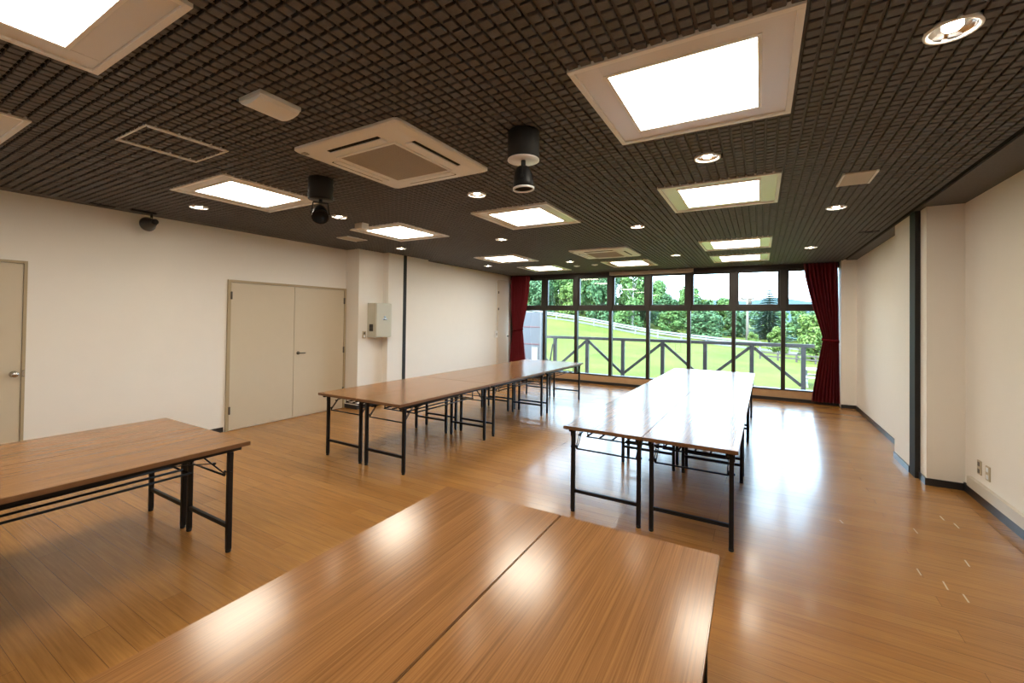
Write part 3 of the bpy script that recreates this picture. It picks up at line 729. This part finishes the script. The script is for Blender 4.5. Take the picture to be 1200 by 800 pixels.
px = -46.; prevp = None
f = MB(); fp = []
while px < 30:
    z = ground(px, 40.2)
    if -32 < px < 8: fp.append((px, z))
    p = (px + 8, 0, z)
    if prevp:
        for h in (.42, .62): f.bar((prevp[0], -.05, prevp[2] + h), (p[0], -.05, p[2] + h), .05, .13, 'guard')
    prevp = p; px += 2.
f.build('beam', t)
for x, z in fp: MB().box(x + 8 - .06, -.02, z - .1, x + 8 + .06, .1, z + .72, 'guard', .01).build('post', t)

# far ridge
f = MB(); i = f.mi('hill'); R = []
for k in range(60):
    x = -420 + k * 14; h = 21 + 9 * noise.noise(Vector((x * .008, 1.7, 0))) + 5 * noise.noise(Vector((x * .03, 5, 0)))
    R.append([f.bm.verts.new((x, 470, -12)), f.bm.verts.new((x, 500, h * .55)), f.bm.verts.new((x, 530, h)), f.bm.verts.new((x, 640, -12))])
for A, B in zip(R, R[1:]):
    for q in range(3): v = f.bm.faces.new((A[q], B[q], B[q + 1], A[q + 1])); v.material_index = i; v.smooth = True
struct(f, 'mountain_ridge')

# ------------------------------------------------------------------ trees
def leafy(name, mk, R, H, nblob, nleaf, seed, size=.34, trunk='trunk', parent=None):
    rnd = random.Random(seed); f = MB(); i = f.mi(mk); blobs = []
    for _ in range(nblob):
        a = rnd.uniform(0, 2 * PI); h = rnd.uniform(.04, .90); rr = R * max(.1, 1 - ((h - .40) / .62) ** 2) ** .5 * rnd.uniform(.2, .85)
        blobs.append((Vector((rr * math.cos(a), rr * math.sin(a), h * H)), R * rnd.uniform(.28, .46)))
    for _ in range(nleaf):
        c, r = blobs[rnd.randrange(nblob)]
        d = Vector((rnd.gauss(0, 1), rnd.gauss(0, 1), rnd.gauss(0, 1) + .25)).normalized()
        p = c + d * r * rnd.uniform(.75, 1.05)
        n = (d + Vector((rnd.gauss(0, .5), rnd.gauss(0, .5), rnd.gauss(0, .5) + .3))).normalized()
        x = n.orthogonal().normalized(); x.rotate(Matrix.Rotation(rnd.uniform(0, 6.3), 3, n)); y = n.cross(x); s = size * rnd.uniform(.6, 1.3)
        vs = [f.bm.verts.new(p + x * s * .5), f.bm.verts.new(p + y * s * .32 + n * s * .05), f.bm.verts.new(p - x * s * .5), f.bm.verts.new(p - y * s * .32 + n * s * .05)]
        q = f.bm.faces.new(vs); q.material_index = i
    f.build('crown', parent, recalc=False)
    f = MB(); f.cyl((0, 0, -.4), (.05, 0, H * .75), .10 + .01 * H, .03, trunk, 8)
    for k in range(5):
        a = k * 1.3 + seed; f.cyl((.03, 0, H * (.3 + .08 * k)), (R * .5 * math.cos(a), R * .5 * math.sin(a), H * (.5 + .08 * k)), .05, .015, trunk, 6)
    f.build('trunk', parent)
def conifer(H, R, seed, parent):
    rnd = random.Random(seed); f = MB(); i = f.mi('needle'); z = .12 * H
    while z < H * .98:
        r = R * (1 - z / H) ** .85 * rnd.uniform(.8, 1.1) + .08; nb = 13
        for k in range(nb):
            a = 2 * PI * (k + rnd.random() * .6) / nb; L_ = r * rnd.uniform(.7, 1.1); d = Vector((math.cos(a), math.sin(a), 0)); s = Vector((-d.y, d.x, 0)); n = 6
            for q in range(n):
                p = d * L_ * (q + .3) / n + Vector((0, 0, z - .20 * L_ * (q / n) ** 1.2)); wd = (.20 + .22 * L_) * (1 - .6 * q / n)
                for sg in (-1, 1):
                    v = [f.bm.verts.new(p), f.bm.verts.new(p + d * L_ * .22 + s * sg * wd * .4), f.bm.verts.new(p + s * sg * wd - Vector((0, 0, .10 * wd)) + d * .1), f.bm.verts.new(p - d * .05 + s * sg * wd * .5 - Vector((0, 0, .05)))]
                    f.bm.faces.new(v).material_index = i
        z += .032 * H * rnd.uniform(.8, 1.2)
    f.build('crown', parent, recalc=False)
    MB().cyl((0, 0, -.4), (0, 0, H * .97), .11, .015, 'trunk', 8).build('trunk', parent)
protos = []
KIND = [('leafA', 'mid green broadleaf tree in the wood beyond the guard rail', 'mid green trees of the hillside wood'),
        ('leafB', 'yellow-green broadleaf tree in the wood beyond the guard rail', 'yellow-green trees of the hillside wood'),
        ('leafC', 'deep green broadleaf tree in the wood beyond the guard rail', 'deep green trees of the hillside wood')]
for k, (mk, lab, gr) in enumerate(KIND):
    for v in range(2):
        t = thing('broadleaf_tree', (0, 0, -50), lab, 'tree', gr)
        leafy('tree', mk, 2.1, 6.2, 24, 4200, 11 + k * 5 + v, .42, 'trunk', t); protos.append(t)
rnd = random.Random(5); usedp = [False] * 6
def put(k, x, y, h, wd=1.):
    p = protos[k]
    t = copy_tree(p) if usedp[k] else p; usedp[k] = True
    t.location = (x, y, ground(x, y) - .1); s = h / 6.0; t.scale = (s * wd, s * wd, s); t.rotation_euler.z = rnd.uniform(0, 6.3)
def top_at60(x):        # crown line of the wood as the photo shows it, at 60 m
    P = [(-60, 13), (-36, 11), (-27, 10.2), (-22, 12.5), (-19.5, 11.6), (-17.5, 9.2), (-15.5, 7.2), (-11.5, 6.7), (-8.8, 5.9), (-5.8, 5.2), (-3.8, 4.5), (-1.9, 4.1), (1, 3.4), (6, 3.0), (14, 3.0), (30, 3.5)]
    for (a, za), (b, zb) in zip(P, P[1:]):
        if a <= x <= b: return za + (zb - za) * (x - a) / (b - a)
    return 4
for y, step in ((45.8, 3.5), (49.6, 3.6), (53.4, 3.7), (57.2, 3.8), (61, 3.9)):
    x = -44. + (y - 45.8) * .5
    while x < 16:
        yy = y + rnd.uniform(-.4, .4); xr = x * 60 / yy
        top = 1.54 + (top_at60(xr) - 1.54) * yy / 60
        h = top - ground(x, yy)
        if y < 47: h = min(h * rnd.uniform(.5, .75), 6)
        elif y < 56: h *= rnd.uniform(.75, .95)
        else: h *= rnd.uniform(.92, 1.02)
        if any((x - a) ** 2 + (yy - b) ** 2 < c * c for a, b, c in ((.75, 47.8, 3.4), (-11.6, 50, 3.), (-11.3, 44.2, 2.2))): x += step; continue
        h = max(h, 2.0); wd = 4.7 / h * rnd.uniform(.88, 1.0)
        put(rnd.choice([0, 0, 1, 1, 3, 4, 5, 1]) if y < 51 else rnd.choice([0, 1, 0, 1, 4, 5, 0, 1, 2]), x, yy, h, wd); x += step * rnd.uniform(.97, 1.08)
for y, off in ((65.5, 0), (70, 2)):      # taller trees closing the wood at the back, on the left
    x = -50. + off
    while x < -18:
        put(rnd.choice([0, 1, 4, 5]), x, y, 10.5 + rnd.uniform(-.6, .9), .47); x += 4.3
# lower bushes nearer, on the right
for x, y, h, k in ((3.0, 33.5, 3.2, 2), (6.2, 34, 4.4, 3), (9.8, 35, 4.2, 2), (1.2, 38, 2.0, 3), (-.6, 42.2, 1.5, 2)): put(k, x, y, h, 1.0)
t = thing('conifer_tree', (.75, 47.8, ground(.75, 47.8)), 'tall blue-green conifer above the wood, in the second bay from the right curtain', 'tree')
conifer(5.15 - ground(.75, 47.8), 2.3, 3, t)
t = thing('conifer_tree', (-11.6, 50, ground(-11.6, 50)), 'dark conifer standing in the wood behind the middle windows', 'tree'); conifer(6.0, 2.1, 8, t)
t = thing('birch_tree', (-11.3, 44.2, ground(-11.3, 44.2)), 'slender tree with a pale trunk by the guard rail', 'tree'); leafy('birch', 'leafA', 1.9, 7.0, 18, 2200, 77, .36, 'birch', t)
t = thing('utility_pole', (-1.0, 44.5, ground(-1, 44.5)), 'tall wooden utility pole in front of the wood', 'utility pole')
MB().cyl((0, 0, -.3), (0, 0, 4.6), .13, .09, 'polewood', 12).build('pole', t); MB().box(-.55, -.06, 4.15, .55, .06, 4.3, 'trunk', .01).build('crossarm', t)
for x in (-.45, 0, .45): MB().lathe([(0, 0), (.05, 0), (.06, .08), (.04, .16), (0, .18)], (x, 0, 4.3 if x else 4.6), m='trunk', seg=10).build('insulator', t)
MB().cyl((.2, -.05, 3.75), (.2, -.05, 4.15), .14, m='trunk', seg=14).build('transformer', t)
t = thing('marker_post', (.93, 43.9, ground(.93, 43.9)), 'thin white post before the wood, left of the last mullion', 'post')
MB().cyl((0, 0, -.2), (0, 0, 1.6), .06, m='cab_trim', seg=12).build('shaft', t); MB().lathe([(0, 0), (.08, 0), (.08, .05), (0, .08)], (0, 0, 1.6), m='cab_trim', seg=12).build('cap', t)
# low fence, picnic table and tent to the right
t = thing('low_fence', (2.2, 31, 0), 'low wooden rail fence at the right side of the meadow', 'fence')
for k in range(6):
    x = -2.2 + k * .95; z = ground(2.2 + x, 31); MB().box(x - .05, -.05, z - .1, x + .05, .05, z + .5, 'rail', .01).build('post', t)
    if k:
        x0 = x - .95; z0 = ground(2.2 + x0, 31)
        for h in (.22, .44): MB().bar((x0, -.06, z0 + h), (x, -.06, z + h), .035, .08, 'rail').build('rail', t)
t = thing('picnic_table', (1.78, 19.2, ground(1.78, 19.2)), 'small pale picnic table on the grass beside the right curtain', 'table')
MB().box(-.42, -.3, .62, .42, .3, .67, 'tablew', .008).build('tabletop', t)
for s in (-1, 1): MB().box(-.42, s * .45, .36, .42, s * .65, .40, 'tablew', .006).build('bench', t)
for s in (-1, 1):
    f = MB(); f.bar((s * .3, -.5, 0), (s * .3, .22, .62), .05, .05, 'tablew'); f.bar((s * .3, .5, 0), (s * .3, -.22, .62), .05, .05, 'tablew'); f.box(s * .3 - .02, -.62, .31, s * .3 + .02, .62, .36, 'tablew'); f.build('leg', t)
t = thing('canopy_tent', (3.55, 39.0, ground(3.55, 39.0)), 'small white canopy tent far off beside the right curtain', 'tent')
f = MB(); i = f.mi('cab_trim'); ap = f.bm.verts.new((0, 0, 1.75)); B = [f.bm.verts.new((sx * 1.0, sy * .8, 1.25)) for sx, sy in ((-1, -1), (1, -1), (1, 1), (-1, 1))]; C2 = [f.bm.verts.new((v.co.x, v.co.y, 1.05)) for v in B]
for k in range(4): f.bm.faces.new((B[k], B[(k + 1) % 4], ap)).material_index = i; f.bm.faces.new((B[k], B[(k + 1) % 4], C2[(k + 1) % 4], C2[k])).material_index = i
rf = f.build('roof', t); so = rf.modifiers.new('thick', 'SOLIDIFY'); so.thickness = .02
for sx in (-1, 1):
    for sy in (-1, 1): MB().cyl((sx * .96, sy * .76, -.1), (sx * .96, sy * .76, 1.2), .03, m='cab_trim', seg=8).build('leg', t)

# ------------------------------------------------------------------ light: overcast-bright sky, soft sun from behind the building
w = bpy.data.worlds.new('world'); S.world = w; w.use_nodes = True; nt = w.node_tree
bg = next(n for n in nt.nodes if n.type == 'BACKGROUND')
bg.inputs['Color'].default_value = (.54, .77, 1., 1); bg.inputs['Strength'].default_value = 5.0
sun = bpy.data.lights.new('sun', 'SUN'); sun.energy = 5.5; sun.angle = math.radians(3); sun.color = (1, .95, .84)
so_ = bpy.data.objects.new('sun', sun); COL.objects.link(so_); so_.rotation_euler = Vector((-.35, -.75, .85)).to_track_quat('Z', 'Y').to_euler()
S.view_settings.view_transform = 'Standard'; S.view_settings.look = 'None'; S.view_settings.exposure = 1.5; S.view_settings.gamma = 1.
S.view_settings.use_curve_mapping = False
S.cycles.max_bounces = 10; S.cycles.diffuse_bounces = 5; S.cycles.glossy_bounces = 4; S.cycles.transparent_max_bounces = 12
S.cycles.use_denoising = True; S.cycles.sample_clamp_indirect = 8.
S.cycles.caustics_reflective = False; S.cycles.caustics_refractive = False
